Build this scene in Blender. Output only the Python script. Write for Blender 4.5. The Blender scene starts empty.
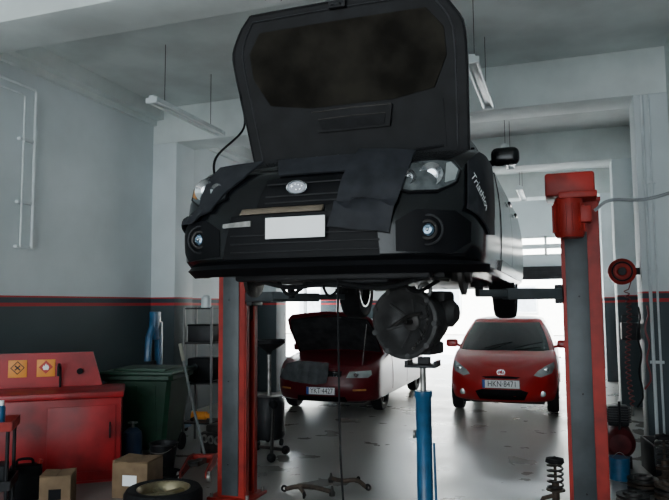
import bpy, bmesh, math, random
from mathutils import Vector, Matrix
random.seed(7)
SC = bpy.context.scene
COL = SC.collection
PI = math.pi
V = Vector

# ------------------------------------------------------------------ materials
MATS = {}
def mat(name, col, rough=0.5, metal=0.0, var=0.15, scale=6.0, bump=0.0, coat=0.0, spec=.5, dirt=None):
    if name in MATS: return MATS[name]
    m = bpy.data.materials.new(name); m.use_nodes = True
    nt = m.node_tree; b = nt.nodes['Principled BSDF']
    tc = nt.nodes.new('ShaderNodeTexCoord')
    nz = nt.nodes.new('ShaderNodeTexNoise'); nz.inputs['Scale'].default_value = scale; nz.inputs['Detail'].default_value = 5
    nt.links.new(tc.outputs['Object'], nz.inputs['Vector'])
    cr = nt.nodes.new('ShaderNodeValToRGB')
    d = dirt if dirt else tuple(c*(1-var) for c in col)
    cr.color_ramp.elements[0].position = 0.35; cr.color_ramp.elements[0].color = (*d, 1)
    cr.color_ramp.elements[1].position = 0.62; cr.color_ramp.elements[1].color = (*[min(1, c*(1+var*.4)) for c in col], 1)
    nt.links.new(nz.outputs['Fac'], cr.inputs['Fac']); nt.links.new(cr.outputs['Color'], b.inputs['Base Color'])
    b.inputs['Roughness'].default_value = rough; b.inputs['Metallic'].default_value = metal
    b.inputs['Coat Weight'].default_value = coat; b.inputs['Specular IOR Level'].default_value = spec
    if bump:
        bp = nt.nodes.new('ShaderNodeBump'); bp.inputs['Strength'].default_value = bump; bp.inputs['Distance'].default_value = 0.01
        nt.links.new(nz.outputs['Fac'], bp.inputs['Height']); nt.links.new(bp.outputs['Normal'], b.inputs['Normal'])
    MATS[name] = m
    return m

def wall_paint():
    m = bpy.data.materials.new('wall_paint'); m.use_nodes = True
    nt = m.node_tree; b = nt.nodes['Principled BSDF']
    g = nt.nodes.new('ShaderNodeNewGeometry'); sp = nt.nodes.new('ShaderNodeSeparateXYZ')
    nt.links.new(g.outputs['Position'], sp.inputs[0])
    mr = nt.nodes.new('ShaderNodeMapRange'); mr.inputs['From Max'].default_value = 5.0
    nt.links.new(sp.outputs['Z'], mr.inputs['Value'])
    cr = nt.nodes.new('ShaderNodeValToRGB'); cr.color_ramp.interpolation = 'CONSTANT'
    e = cr.color_ramp.elements
    e[0].position = 0; e[0].color = (.055, .075, .083, 1)
    e[1].position = 1.655/5; e[1].color = (.42, .025, .03, 1)
    for p, c in ((1.69, (.03, .045, .06)), (1.745, (.42, .025, .03)), (1.775, (.68, .74, .76))):
        x = e.new(p/5); x.color = (*c, 1)
    nt.links.new(mr.outputs[0], cr.inputs['Fac'])
    nz = nt.nodes.new('ShaderNodeTexNoise'); nz.inputs['Scale'].default_value = 1.3; nz.inputs['Detail'].default_value = 8
    nt.links.new(g.outputs['Position'], nz.inputs['Vector'])
    r2 = nt.nodes.new('ShaderNodeValToRGB'); r2.color_ramp.elements[0].position = .3; r2.color_ramp.elements[0].color = (.84, .84, .83, 1); r2.color_ramp.elements[1].position = .7
    nt.links.new(nz.outputs['Fac'], r2.inputs['Fac'])
    mx = nt.nodes.new('ShaderNodeMix'); mx.data_type = 'RGBA'; mx.blend_type = 'MULTIPLY'; mx.inputs['Factor'].default_value = 1
    nt.links.new(cr.outputs['Color'], mx.inputs['A']); nt.links.new(r2.outputs['Color'], mx.inputs['B'])
    nt.links.new(mx.outputs['Result'], b.inputs['Base Color']); b.inputs['Roughness'].default_value = .6
    b.inputs['Specular IOR Level'].default_value = .3
    return m
def floor_mat():
    m = bpy.data.materials.new('floor_concrete'); m.use_nodes = True
    nt = m.node_tree; b = nt.nodes['Principled BSDF']
    g = nt.nodes.new('ShaderNodeNewGeometry')
    nz = nt.nodes.new('ShaderNodeTexNoise'); nz.inputs['Scale'].default_value = .8; nz.inputs['Detail'].default_value = 9; nz.inputs['Roughness'].default_value = .6
    nt.links.new(g.outputs['Position'], nz.inputs['Vector'])
    cr = nt.nodes.new('ShaderNodeValToRGB'); cr.color_ramp.elements[0].position = .3; cr.color_ramp.elements[0].color = (.14, .132, .12, 1)
    cr.color_ramp.elements[1].position = .7; cr.color_ramp.elements[1].color = (.27, .26, .245, 1)
    nt.links.new(nz.outputs['Fac'], cr.inputs['Fac']); nt.links.new(cr.outputs['Color'], b.inputs['Base Color'])
    n2 = nt.nodes.new('ShaderNodeTexNoise'); n2.inputs['Scale'].default_value = 1.6; n2.inputs['Detail'].default_value = 6
    nt.links.new(g.outputs['Position'], n2.inputs['Vector'])
    mr = nt.nodes.new('ShaderNodeMapRange'); mr.inputs['From Min'].default_value = .3; mr.inputs['From Max'].default_value = .7
    mr.inputs['To Min'].default_value = .24; mr.inputs['To Max'].default_value = .38
    nt.links.new(n2.outputs['Fac'], mr.inputs['Value']); nt.links.new(mr.outputs[0], b.inputs['Roughness'])
    return m
WALL = wall_paint(); FLOOR = floor_mat()
CEIL = mat('ceiling_paint', (.66, .71, .70), .7, var=.15, scale=1.5, spec=.2)
BLK = mat('black_car_paint', (.004, .0045, .0055), .22, var=.2, spec=.28)
COV = mat('cover_vinyl', (.017, .018, .022), .6, var=.3, scale=12, bump=.3, spec=.15)
DPL = mat('dark_plastic', (.003, .003, .004), .55, var=.3, spec=.12)
RUB = mat('rubber', (.009, .009, .01), .8, var=.3, bump=.3, scale=30, spec=.2)
DGL = mat('dark_glass', (.01, .014, .018), .06, var=.1, spec=.5)
LENS = mat('lamp_lens', (.35, .38, .38), .1, .3, var=.3, coat=1)
HOUS = mat('lamp_housing', (.08, .09, .095), .15, .4, var=.4, coat=.6, scale=20)
REFL = mat('lamp_reflector', (.55, .57, .59), .15, .9, var=.2)
ORNG = mat('amber_lens', (.40, .18, .06), .2, var=.1)
FOGB = mat('fog_lens', (.16, .26, .36), .08, .6, var=.5, coat=1, scale=25)
CHR = mat('chrome', (.6, .62, .64), .18, 1, var=.1)
WHT = mat('plate_white', (.95, .95, .95), .5, var=.02)
BLUE_EU = mat('plate_blue', (.02, .08, .4), .5, var=.02)
INK = mat('ink_black', (.01, .01, .012), .6, var=.05)
DRED = mat('dark_red_paint', (.09, .005, .009), .3, var=.1, spec=.3)
ARED = mat('bright_red_paint', (.40, .009, .011), .28, var=.06, coat=.3)
LRED = mat('lift_red', (.29, .015, .010), .5, var=.35, spec=.3, scale=5)
LGRY = mat('lift_grey', (.05, .058, .063), .5, .1, var=.35, scale=4)
STL = mat('worn_steel', (.32, .31, .29), .4, .8, var=.45, scale=15)
IRON = mat('oily_iron', (.04, .036, .034), .45, .6, var=.5, scale=14, bump=.4)
ALU = mat('cast_aluminium', (.042, .041, .041), .55, .2, var=.45, scale=9, bump=.25)
RUST = mat('rusty_iron', (.06, .04, .028), .7, .3, var=.5, scale=20, bump=.4)
CRED = mat('cabinet_red', (.30, .008, .012), .42, var=.5, scale=3, spec=.4)
GRN = mat('bin_green', (.006, .036, .018), .5, var=.35, scale=5)
JBLU = mat('jack_blue', (.012, .09, .20), .4, var=.35, scale=8, coat=.2)
CARD = mat('cardboard', (.19, .12, .065), .85, var=.25, scale=7)
WMET = mat('white_enamel', (.62, .67, .68), .4, var=.12)
GLASS_T = mat('tube_glass', (.75, .78, .78), .2, var=.03)
YEL = mat('sign_orange', (.80, .28, .03), .5, var=.08)
TAN = mat('beam_foam', (.13, .10, .07), .7, var=.3)
GCL = mat('grey_cloth', (.07, .075, .08), .9, var=.3, scale=9, bump=.5)
PADM = mat('insulation_pad', (.017, .015, .012), .95, var=.55, scale=4, bump=.5, spec=.08)
HUND = mat('bonnet_underside', (.006, .006, .007), .6, var=.5, scale=6, spec=.18)
HUND2 = mat('grey_underside', (.028, .028, .03), .8, var=.5, scale=6, spec=.2)
SCRAP = mat('dark_metal', (.016, .016, .018), .5, .2, var=.4, spec=.3)
OUTW = mat('outside_render', (.8, .8, .76), .8, var=.08)
OUTG = mat('asphalt', (.45, .45, .45), .85, var=.2, scale=2)

# ------------------------------------------------------------------ mesh builder
AX = {'X': (V((0,1,0)), V((0,0,1)), V((1,0,0))), 'Y': (V((0,0,1)), V((1,0,0)), V((0,1,0))), 'Z': (V((1,0,0)), V((0,1,0)), V((0,0,1)))}
class MB:
    def __init__(s): s.bm = bmesh.new()
    def box(s, c, size, bv=0.0, rot=None, seg=2):
        r = bmesh.ops.create_cube(s.bm, size=1)
        vs = r['verts']
        for v in vs: v.co = V((v.co.x*size[0], v.co.y*size[1], v.co.z*size[2]))
        if bv:
            es = list({e for v in vs for e in v.link_edges})
            r2 = bmesh.ops.bevel(s.bm, geom=es+vs, offset=bv, segments=seg, affect='EDGES', profile=.5)
            vs = list({v for f in r2['faces'] for v in f.verts} | {v for v in vs if v.is_valid})
        M = rot.to_4x4() if rot is not None else Matrix.Identity(4)
        M = Matrix.Translation(c) @ M
        for v in vs: v.co = M @ v.co
        return s
    def rings(s, rs, closed=True, cap=True):
        rows = [[s.bm.verts.new(p) for p in r] for r in rs]
        n = len(rows[0])
        for a, b in zip(rows[:-1], rows[1:]):
            for i in range(n if closed else n-1):
                j = (i+1) % n
                s.bm.faces.new((a[i], a[j], b[j], b[i]))
        if cap and closed:
            s.bm.faces.new(rows[0]); s.bm.faces.new(rows[-1][::-1])
        return rows
    def tube(s, pts, r, seg=8, closed=False):
        pts = [V(p) for p in pts]; n = len(pts)
        R = r if isinstance(r, (list, tuple)) else [r]*n
        rs = []; up = None
        for i, p in enumerate(pts):
            t = (pts[min(i+1, n-1)]-pts[max(i-1, 0)]).normalized()
            if up is None: up = t.orthogonal().normalized()
            up = (up - t*up.dot(t)).normalized() if (up - t*up.dot(t)).length > 1e-5 else t.orthogonal().normalized()
            w = t.cross(up)
            rs.append([p+(up*math.cos(2*PI*k/seg)+w*math.sin(2*PI*k/seg))*R[i] for k in range(seg)])
        s.rings(rs); return s
    def cyl(s, a, b, r, r2=None, seg=16):
        return s.tube([a, b], [r, r if r2 is None else r2], seg)
    def lathe(s, prof, c=(0,0,0), axis='Z', seg=24, closed=False):
        a, b, n = AX[axis]; c = V(c); rs = []
        for r, h in prof:
            rs.append([c+n*h+(a*math.cos(2*PI*k/seg)+b*math.sin(2*PI*k/seg))*max(r, .0004) for k in range(seg)])
        if closed: rs.append(rs[0]); s.rings(rs, cap=False); bmesh.ops.remove_doubles(s.bm, verts=s.bm.verts, dist=1e-6)
        else: s.rings(rs)
        return s
    def prism(s, poly, axis, h0, h1, c=(0,0,0)):
        a, b, n = AX[axis]; c = V(c)
        s.rings([[c+a*p[0]+b*p[1]+n*h for p in poly] for h in (h0, h1)]); return s
    def ball(s, c, r, sc=(1,1,1), sub=2):
        q = bmesh.ops.create_icosphere(s.bm, subdivisions=sub, radius=r)
        for v in q['verts']: v.co = V((v.co.x*sc[0], v.co.y*sc[1], v.co.z*sc[2]))+V(c)
        return s
    def torus(s, c, R, r, axis='Z', seg=28, sg=8):
        a, b, n = AX[axis]; c = V(c); rs = []
        for k in range(seg+1):
            t = 2*PI*k/seg; d = a*math.cos(t)+b*math.sin(t)
            rs.append([c+d*(R+r*math.cos(2*PI*j/sg))+n*r*math.sin(2*PI*j/sg) for j in range(sg)])
        s.rings(rs, cap=False); bmesh.ops.remove_doubles(s.bm, verts=s.bm.verts, dist=1e-6); return s
    def build(s, name, m, parent=None, ang=35, loc=None):
        bmesh.ops.recalc_face_normals(s.bm, faces=s.bm.faces)
        for f in s.bm.faces: f.smooth = True
        me = bpy.data.meshes.new(name); s.bm.to_mesh(me); s.bm.free()
        me.set_sharp_from_angle(angle=math.radians(ang))
        me.materials.append(m)
        o = bpy.data.objects.new(name, me); COL.objects.link(o)
        if parent: o.parent = parent
        if loc: o.location = loc
        return o
def thing(name, label, cat, loc=(0,0,0), rotz=0, group=None):
    o = bpy.data.objects.new(name, None); COL.objects.link(o); o.empty_display_size = .1
    o.location = loc; o.rotation_euler = (0, 0, math.radians(rotz)); o['label'] = label; o['category'] = cat
    if group: o['group'] = group
    return o
def tag(o, label, cat, group=None):
    o['label'] = label; o['category'] = cat
    if group: o['group'] = group
    return o
def struct(o, label=None):
    o['kind'] = 'structure'
    if label: o['label'] = label
    return o
def arc(pts, n=8):
    P = [V(p) for p in pts]; P = [2*P[0]-P[1]]+P+[2*P[-1]-P[-2]]; out = []
    for i in range(1, len(P)-2):
        for k in range(n):
            t = k/n
            out.append(.5*((2*P[i])+(-P[i-1]+P[i+1])*t+(2*P[i-1]-5*P[i]+4*P[i+1]-P[i+2])*t*t+(-P[i-1]+3*P[i]-3*P[i+1]+P[i+2])*t**3))
    out.append(P[-2]); return out
def interp(tab, x):
    if x <= tab[0][0]: return tab[0][1]
    for (a, b), (c, d) in zip(tab[:-1], tab[1:]):
        if x <= c:
            t = (x-a)/(c-a); return b+(d-b)*t
    return tab[-1][1]
def nrm(mapf, a, z, ctr, e=.004):
    n = (mapf(a+e, z)-mapf(a-e, z)).cross(mapf(a, z+e)-mapf(a, z-e)).normalized()
    return -n if n.dot(mapf(a, z)-ctr) < 0 else n
def patch(poly, mapf, off, th, name, m, parent, res=.06, ctr=V((0, 2, .6)), iters=5):
    bm = bmesh.new(); bm.faces.new([bm.verts.new((p[0], p[1], 0)) for p in poly])
    bmesh.ops.triangulate(bm, faces=bm.faces)
    for _ in range(iters):
        es = [e for e in bm.edges if e.calc_length() > res]
        if not es: break
        bmesh.ops.subdivide_edges(bm, edges=es, cuts=1); bmesh.ops.triangulate(bm, faces=bm.faces)
    bm.verts.ensure_lookup_table(); bm.verts.index_update()
    o = MB(); A = []; B = []
    for v in bm.verts:
        a, z = v.co.x, v.co.y
        p = mapf(a, z); n = nrm(mapf, a, z, ctr)
        A.append(o.bm.verts.new(p+n*off)); B.append(o.bm.verts.new(p+n*(off-th)))
    for f in bm.faces:
        i = [v.index for v in f.verts]; o.bm.faces.new([A[k] for k in i]); o.bm.faces.new([B[k] for k in i[::-1]])
    for e in bm.edges:
        if e.is_boundary:
            i, j = e.verts[0].index, e.verts[1].index; o.bm.faces.new((A[i], A[j], B[j], B[i]))
    bm.free()
    return o.build(name, m, parent)
def mirror(poly): return [(-p[0], p[1]) for p in poly][::-1]
def text_geo(txt, size):
    cu = bpy.data.curves.new('t', 'FONT'); cu.body = txt; cu.size = size; cu.align_x = 'CENTER'; cu.align_y = 'CENTER'; cu.resolution_u = 3
    ob = bpy.data.objects.new('t', cu); COL.objects.link(ob)
    dg = bpy.context.evaluated_depsgraph_get(); dg.update()
    me = bpy.data.meshes.new_from_object(ob.evaluated_get(dg))
    vs = [(v.co.x, v.co.y) for v in me.vertices]; fs = [tuple(p.vertices) for p in me.polygons]
    bpy.data.objects.remove(ob); bpy.data.curves.remove(cu); bpy.data.meshes.remove(me)
    return vs, fs
def lettering(txt, size, mapf, m, parent, name='lettering'):
    vs, fs = text_geo(txt, size); me = bpy.data.meshes.new(name)
    me.from_pydata([tuple(mapf(a, b)) for a, b in vs], [], fs); me.materials.append(m)
    o = bpy.data.objects.new(name, me); COL.objects.link(o); o.parent = parent; return o
def boolean_cut(o, cutters):
    for c in cutters:
        md = o.modifiers.new('b', 'BOOLEAN'); md.operation = 'DIFFERENCE'; md.object = c; md.solver = 'EXACT'
        try: md.material_mode = 'TRANSFER'
        except Exception: pass
    dg = bpy.context.evaluated_depsgraph_get(); dg.update()
    me = bpy.data.meshes.new_from_object(o.evaluated_get(dg)); o.modifiers.clear(); o.data = me
    me.set_sharp_from_angle(angle=math.radians(32))
    for c in cutters: bpy.data.objects.remove(c)

# ------------------------------------------------------------------ car shape
class Car:
    def __init__(s, W, L, zb, ztop, yf, yr, D, Dr, n, arches, ar):
        s.W0, s.L, s.zb, s.zt, s.yft, s.yrt, s.D, s.Dr, s.n, s.arches, s.ar = W, L, zb, ztop, yf, yr, D, Dr, n, arches, ar
    def W(s, z): return s.W0*(1-.25*max(0, .42-z)**2*2 - .22*max(0, z-.55)**2*1.6)
    def yf(s, z): return interp(s.yft, z)
    def f(s, x, z):
        w = s.W(z); q = min(abs(x)/w, .9995)
        return s.yf(z)+s.D*(1-(1-q**s.n)**(1/s.n))
    def F(s, x, z): return V((x, s.f(x, z), z))
    def S(s, q, z):
        sg = -1 if q < 0 else 1; q = abs(q); w = s.W(z)
        if q <= 1:
            a = q*PI/2
            return V((sg*w*math.sin(a)**(2/s.n), s.yf(z)+s.D*(1-max(math.cos(a), 0)**(2/s.n)), z))
        return V((sg*w, s.yf(z)+s.D+q-1, z))
    def side(s, sg): return lambda y, z: V((sg*s.W(z), y, z))
    def body(s, m, parent, extra=[]):
        par = [('f', k/16) for k in range(17)]+[('s', k/28) for k in range(1, 28)]+[('r', 1-k/14) for k in range(15)]
        T = [0, .04, .12, .22, .34, .46, .58, .7, .8, .88, .94, .98, 1.0]
        b = MB(); R = []; Lf = []
        for t in T:
            rr = []; ll = []
            for kind, q in par:
                z = s.zb+t*(.75-s.zb); 
                for _ in range(6):
                    w = s.W(z); yf = s.yf(z); yr = interp(s.yrt, z)
                    if kind == 'f': a = q*PI/2; x = w*math.sin(a)**(2/s.n); y = yf+s.D*(1-max(0, math.cos(a))**(2/s.n))
                    elif kind == 's': x = w; y = yf+s.D+(yr-s.Dr-yf-s.D)*q
                    else: a = q*PI/2; x = w*math.sin(a)**(2/s.n); y = yr-s.Dr*(1-max(0, math.cos(a))**(2/s.n))
                    z = s.zb+t*(interp(s.zt, y)-s.zb)
                ins = {1.0: .04, .98: .018, .94: .004, 0: .03}.get(t, 0)
                x = max(0, x-ins*min(1, x/.2))
                if kind == 'f': y += ins*math.cos(q*PI/2)
                if kind == 'r': y -= ins*math.cos(q*PI/2)
                rr.append(b.bm.verts.new((x, y, z)))
                ll.append(b.bm.verts.new((-x, y, z)) if x > 1e-5 else rr[-1])
            R.append(rr); Lf.append(ll)
        def face(vs):
            u = []
            for v in vs:
                if v not in u: u.append(v)
            if len(u) > 2:
                try: b.bm.faces.new(u)
                except ValueError: pass
        for r in range(len(T)-1):
            for i in range(len(par)-1):
                face((R[r][i], R[r][i+1], R[r+1][i+1], R[r+1][i])); face((Lf[r][i], Lf[r][i+1], Lf[r+1][i+1], Lf[r+1][i]))
        K = 10
        for lev, cr in ((0, 0), (-1, .035)):
            rows = []
            for i in range(len(par)):
                a, c = R[lev][i], Lf[lev][i]
                if a is c: rows.append([a]*(K+1)); continue
                row = [a]
                for k in range(1, K):
                    p = a.co.lerp(c.co, k/K); q = 2*k/K-1
                    row.append(b.bm.verts.new((p.x, p.y, p.z+cr*(1-q**2)*min(1, a.co.x/.4))))
                row.append(c); rows.append(row)
            for i in range(len(rows)-1):
                for k in range(K): face((rows[i][k], rows[i][k+1], rows[i+1][k+1], rows[i+1][k]))
        o = b.build('body', m, parent, 32)
        cut = []
        for y in s.arches:
            for sg in (-1, 1):
                c = MB(); c.cyl((sg*.5, y, s.ar*.86), (sg*1.1, y, s.ar*.86), s.ar, seg=40); cut.append(c.build('cutter', DPL))
        for c in extra: cut.append(c)
        boolean_cut(o, cut)
        return o
class Green:
    def __init__(s, zb, zt, yf0, yf1, yr0, yr1, w0, w1, D=.22, n=3.2):
        s.__dict__.update(locals())
    def P(s, v): 
        return (s.yf0+(s.yf1-s.yf0)*v, s.yr0+(s.yr1-s.yr0)*v, s.w0+(s.w1-s.w0)*v+.03*math.sin(v*PI), s.zb+(s.zt-s.zb)*v)
    def front(s, u, v):
        yf, yr, w, z = s.P(v); q = min(.999, abs(u)); return V((u*w, yf+s.D*(1-(1-q**s.n)**(1/s.n)), z))
    def rear(s, u, v):
        yf, yr, w, z = s.P(v); q = min(.999, abs(u)); return V((u*w, yr-s.D*(1-(1-q**s.n)**(1/s.n)), z))
    def side(s, sg):
        def g(u, v):
            yf, yr, w, z = s.P(v); return V((sg*w, yf+s.D+(yr-yf-2*s.D)*u, z))
        return g
    def build(s, m, parent):
        b = MB(); rs = []
        Q = [math.sin(k/10*PI/2)**(2/s.n) for k in range(11)]
        for v in [k/10 for k in range(11)]:
            yf, yr, w, z = s.P(v)
            r = [s.front(q, v) for q in Q]+[s.side(1)(k/8, v) for k in range(1, 8)]+[s.rear(q, v) for q in Q[::-1]]
            r += [V((-p.x, p.y, p.z)) for p in r[::-1][1:-1]]
            rs.append(r)
        top = rs[-1]; c = sum(top, V())/len(top)
        for f, dz in ((.97, .018), (.9, .032), (.7, .05), (.4, .062), (.1, .065)):
            rs.append([V((c.x+(p.x-c.x)*f, c.y+(p.y-c.y)*f, top[0].z+dz)) for p in top])
        b.rings(rs); o = b.build('roof', m, parent, 30); return o
def glass(g, parent, mid=(.5,), um=.9, vm=(.05, .92)):
    ct = V((0, (g.yf0+g.yr0)/2, (g.zb+g.zt)/2)); 
    q = lambda a, b, c, d: [(a, c), (b, c), (b, d), (a, d)]
    w = patch(q(-um, um, *vm), g.front, .006, .004, 'windscreen', DGL, parent, .12, ct)
    patch(q(-um, um, .2, .92), g.rear, .006, .004, 'rear_window', DGL, parent, .12, ct)
    for sg in (-1, 1):
        e = [0.02]+list(mid)+[.97]
        for a, b in zip(e[:-1], e[1:]):
            patch([(a+.012, .12), (b-.012, .12), (b-.02, .9), (a+.02, .9)], g.side(sg), .006, .004, 'side_window', DGL, parent, .15, ct)
    return w
def wheel(parent, x, y, z, r, w=.19, spokes=5, rim=CHR, spin=0.0):
    sg = 1 if x > 0 else -1
    t = MB(); h = w/2
    t.lathe([(r*.64, -h*.9), (r*.8, -h), (r*.93, -h*.95), (r*.985, -h*.75), (r, -h*.3), (r, h*.3), (r*.985, h*.75), (r*.93, h*.95), (r*.8, h), (r*.64, h*.9)], (0,0,0), 'X', 36, closed=True)
    d = MB()
    d.lathe([(r*.66, h*.88*sg), (r*.62, h*.8*sg), (r*.58, h*.2*sg), (r*.58, -h*.9*sg), (r*.66, -h*.9*sg)], (0,0,0), 'X', 32, closed=True)
    d.lathe([(.001, h*.62*sg), (r*.14, h*.6*sg), (r*.16, h*.35*sg), (.001, h*.3*sg)], (0,0,0), 'X', 16)
    for k in range(spokes):
        a = 2*PI*k/spokes+spin; R = Matrix.Rotation(a, 3, 'X')
        d.box(R @ V((h*.5*sg, 0, r*.36)), (h*.3, r*.17, r*.5), .006, R)
    o = d.build('wheel', rim, parent); o.location = (x, y, z)
    tt = t.build('tyre', RUB, o)
    k = MB(); k.lathe([(.001, 0), (r*.5, 0), (r*.5, -.02*sg), (.001, -.02*sg)], (0,0,0), 'X', 24); k.build('brake_rotor', IRON, o)
    return o
def plate(c, x, z, w, h, txt, parent, off=.02, ymin=None):
    y = c.f(x, z)-off
    p = MB(); p.box((x, y, z), (w, .006, h), .002); o = p.build('number_plate', WHT, parent)
    if txt:
        b = MB(); b.box((x-w/2+.022, y-.004, z), (.04, .003, h*.94)); b.build('country_strip', BLUE_EU, o)
        lettering(txt, h*.95, lambda a, q: V((x+.018+a*.80, y-.0065, z+q)), INK, o)
        g = MB()
        for a, q, ww, hh in ((0, h/2-.003, w, .005), (0, -h/2+.003, w, .005), (-w/2+.003, 0, .005, h), (w/2-.003, 0, .005, h)):
            g.box((x+a, y-.004, z+q), (ww, .003, hh))
        g.build('plate_border', INK, o)
    return o
def mirrors(parent, x, y, z, m):
    for sg in (-1, 1):
        b = MB(); b.box((sg*x, y, z), (.2, .12, .13), .045, seg=4)
        b.tube([(sg*(x-.17), y+.03, z-.05), (sg*(x-.06), y+.01, z-.03)], .025)
        o = b.build('wing_mirror', m, parent)
        g = MB(); g.box((sg*x, y+.062, z), (.16, .006, .1), .002); g.build('mirror_glass', REFL, o)
def doors(c, parent, m, spans, z0=.28, z1=.86, hz=.72):
    for sg in (-1, 1):
        for y0, y1 in spans:
            d = patch([(y0, z0), (y1, z0), (y1, z1), (y0, z1)], c.side(sg), .006, .01, 'door', m, parent, .2)
            h = MB(); w = c.W(hz); h.box((sg*(w+.025), y1-.13, hz), (.025, .16, .028), .01); h.build('door_handle', m, d)

# ------------------------------------------------------------------ room
XL, XR, YB = -5.6, 1.2, 18.0
CZ = 4.56
b = MB(); b.box((-2.2, 6, -.1), (7.4, 24.6, .2)); struct(b.build('floor', FLOOR), 'worn grey polished concrete workshop floor')
b = MB(); b.box((-2.2, 6, CZ+.1), (7.4, 24.6, .2)); struct(b.build('ceiling', CEIL), 'painted concrete ceiling')  # front end extended, unseen behind the camera, as a canopy blocking the sun
b = MB()
y0, y1, za, zc = 12.4, 16.2, .3, 2.15
b.box((XL-.15, (-6+y0)/2, CZ/2), (.3, y0+6, CZ)); b.box((XL-.15, (y1+YB+.3)/2, CZ/2), (.3, YB+.3-y1, CZ))
b.box((XL-.15, (y0+y1)/2, za/2), (.3, y1-y0, za)); b.box((XL-.15, (y0+y1)/2, (zc+CZ)/2), (.3, y1-y0, CZ-zc))
struct(b.build('wall_left', WALL), 'white wall with dark grey lower band and red stripes')
b = MB(); b.box((XR+.15, 6, CZ/2), (.3, 24.6, CZ)); struct(b.build('wall_right', WALL), 'white wall with dark grey lower band')
b = MB(); ox0, ox1, oz = -4.7, .75, 2.3
b.box(((XL+ox0)/2, YB+.15, CZ/2), (ox0-XL, .3, CZ)); b.box(((XR+ox1)/2, YB+.15, CZ/2), (XR-ox1, .3, CZ))
b.box(((ox0+ox1)/2, YB+.15, (2.9+oz)/2), (ox1-ox0, .3, 2.9-oz)); b.box(((ox0+ox1)/2, YB+.15, (CZ+3.45)/2), (ox1-ox0, .3, CZ-3.45)); b.box(((ox0+ox1)/2, YB+.15, 3.17), (ox1-ox0, .1, .12))
struct(b.build('wall_back', WALL), 'rear wall around the bright open doorway')
b = MB()
for k in range(6): b.box((ox0+.03+k*(ox1-ox0-.06)/5, YB+.1, 3.175), (.06,.06,.55))
for z in (2.93,3.42): b.box(((ox0+ox1)/2, YB+.1, z), (ox1-ox0,.06,.06))
struct(b.build('window_2', WMET), 'transom window frame above the rear doorway')
b = MB()
for yy in (y0+.03, (y0+y1)/2, y1-.03): b.box((XL-.12, yy, (za+zc)/2), (.06, .06, zc-za))
for zz in (za+.03, zc-.03): b.box((XL-.12, (y0+y1)/2, zz), (.06, y1-y0, .06))
struct(b.build('window_1', WMET), 'white window frame beyond the dark red car')
n = 1
for Y in (4.04, 8.0, 11.5, 15.0):
    b = MB(); b.box(((XL+XR)/2, Y+.26, (4.02+CZ)/2), (XR-XL, .52, CZ-4.02), .01); struct(b.build('trim_%d' % n, CEIL), 'concrete ceiling beam'); n += 1
    for x0, x1 in ((XL, XL+.4), (XR-.35, XR)):
        if Y < 5: continue
        b = MB(); b.box(((x0+x1)/2, Y+.24, 2.01), (x1-x0, .48, 4.02), .006); struct(b.build('trim_%d' % n, WALL), 'painted pilaster'); n += 1
b = MB(); b.box((XL+.09, 6, (4.37+CZ)/2), (.18, 24, CZ-4.37)); b.box((XL+.03, 6, 4.33), (.06, 24, .08)); struct(b.build('trim_%d' % n, CEIL), 'ledge along the left wall'); n += 1
b = MB(); b.box((-2.2, YB-.12, 2.45), (5.6, .24, .34), .02)
for k in range(5): b.box((-2.2, YB-.245, 2.33+k*.06), (5.5, .012, .03))
struct(b.build('door_1', SCRAP), 'roller shutter box above the rear doorway')
b = MB(); b.box((-2, 33, -.14), (60, 30, .2)); struct(b.build('ground', OUTG), 'bright street outside')
b = MB(); b.box((-14, 14, -.14), (16, 12, .2)); struct(b.build('ground', OUTG), 'bright yard outside')

r = thing('building', 'pale sunlit building across the street beyond the rear doorway', 'building', (-2, 36, 0))
b = MB(); b.box((0, 2, 4), (44, 4, 8)); b.build('facade', OUTW, r)
for k in range(7):
    w = MB(); w.box((-12+k*4, -.03, 1.9), (1.6, .1, 1.5), .02); f = w.build('window', WMET, r)
    w = MB(); w.box((-12+k*4, -.09, 1.9), (1.4, .02, 1.3)); w.build('pane', mat('pale_glass', (.35,.4,.45), .2, var=.2), f)

# ------------------------------------------------------------------ lifted car
cz = 1.65
car = thing('car', 'black car raised on the two-post lift with its bonnet open', 'car', (-1.28, 3.14, cz))
c = Car(.905, 4.4, .19, [(0,.75),(.25,.78),(.5,.86),(.8,.93),(1.15,.98),(2.,.95),(3.6,1.0),(4.0,1.02),(4.4,.98)],
        [(.18,.12),(.22,.05),(.245,.0),(.38,.0),(.50,.0),(.515,.03),(.62,.05),(.72,.1),(.8,.17),(.9,.3)],
        [(.2,4.3),(.4,4.4),(.7,4.38),(1.0,4.3)], .5, .35, 2.75, (.9, 3.42), .36)
bay = MB(); bay.box((0, .72, .95), (1.36, .76, 1.0)); bay = bay.build('cutter', DPL)
c.body(BLK, car, [bay])
patch([(-.27,.53),(.27,.53),(.23,.69),(-.23,.69)], c.F, .004, .02, 'grille', DPL, car)
gr = car.children[-1]
for z in (.55, .585, .655):
    b = MB(); b.tube([c.F(x/10*.22, z)+V((0,-.012,0)) for x in range(-10, 11)], .004, 6); b.build('grille_bar', SCRAP, gr)
EX = -.03
b = MB(); y = c.f(0, .62)-.02
b.lathe([(.001,-.012),(.05,-.012),(.058,-.004),(.058,.01),(.001,.01)], (0,0,0), 'Y', 28)
for v in b.bm.verts: v.co.z *= .62; v.co = v.co+V((EX, y-.002, .625))
em = b.build('emblem', mat('emblem_blue', (.02,.035,.07), .2, var=.05, coat=1), car)
b = MB(); b.torus((0,0,0), .056, .005, 'Y', 32, 8)
for v in b.bm.verts: v.co.z *= .62; v.co = v.co+V((EX, y-.014, .625))
b.build('emblem_rim', CHR, em)
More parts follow.
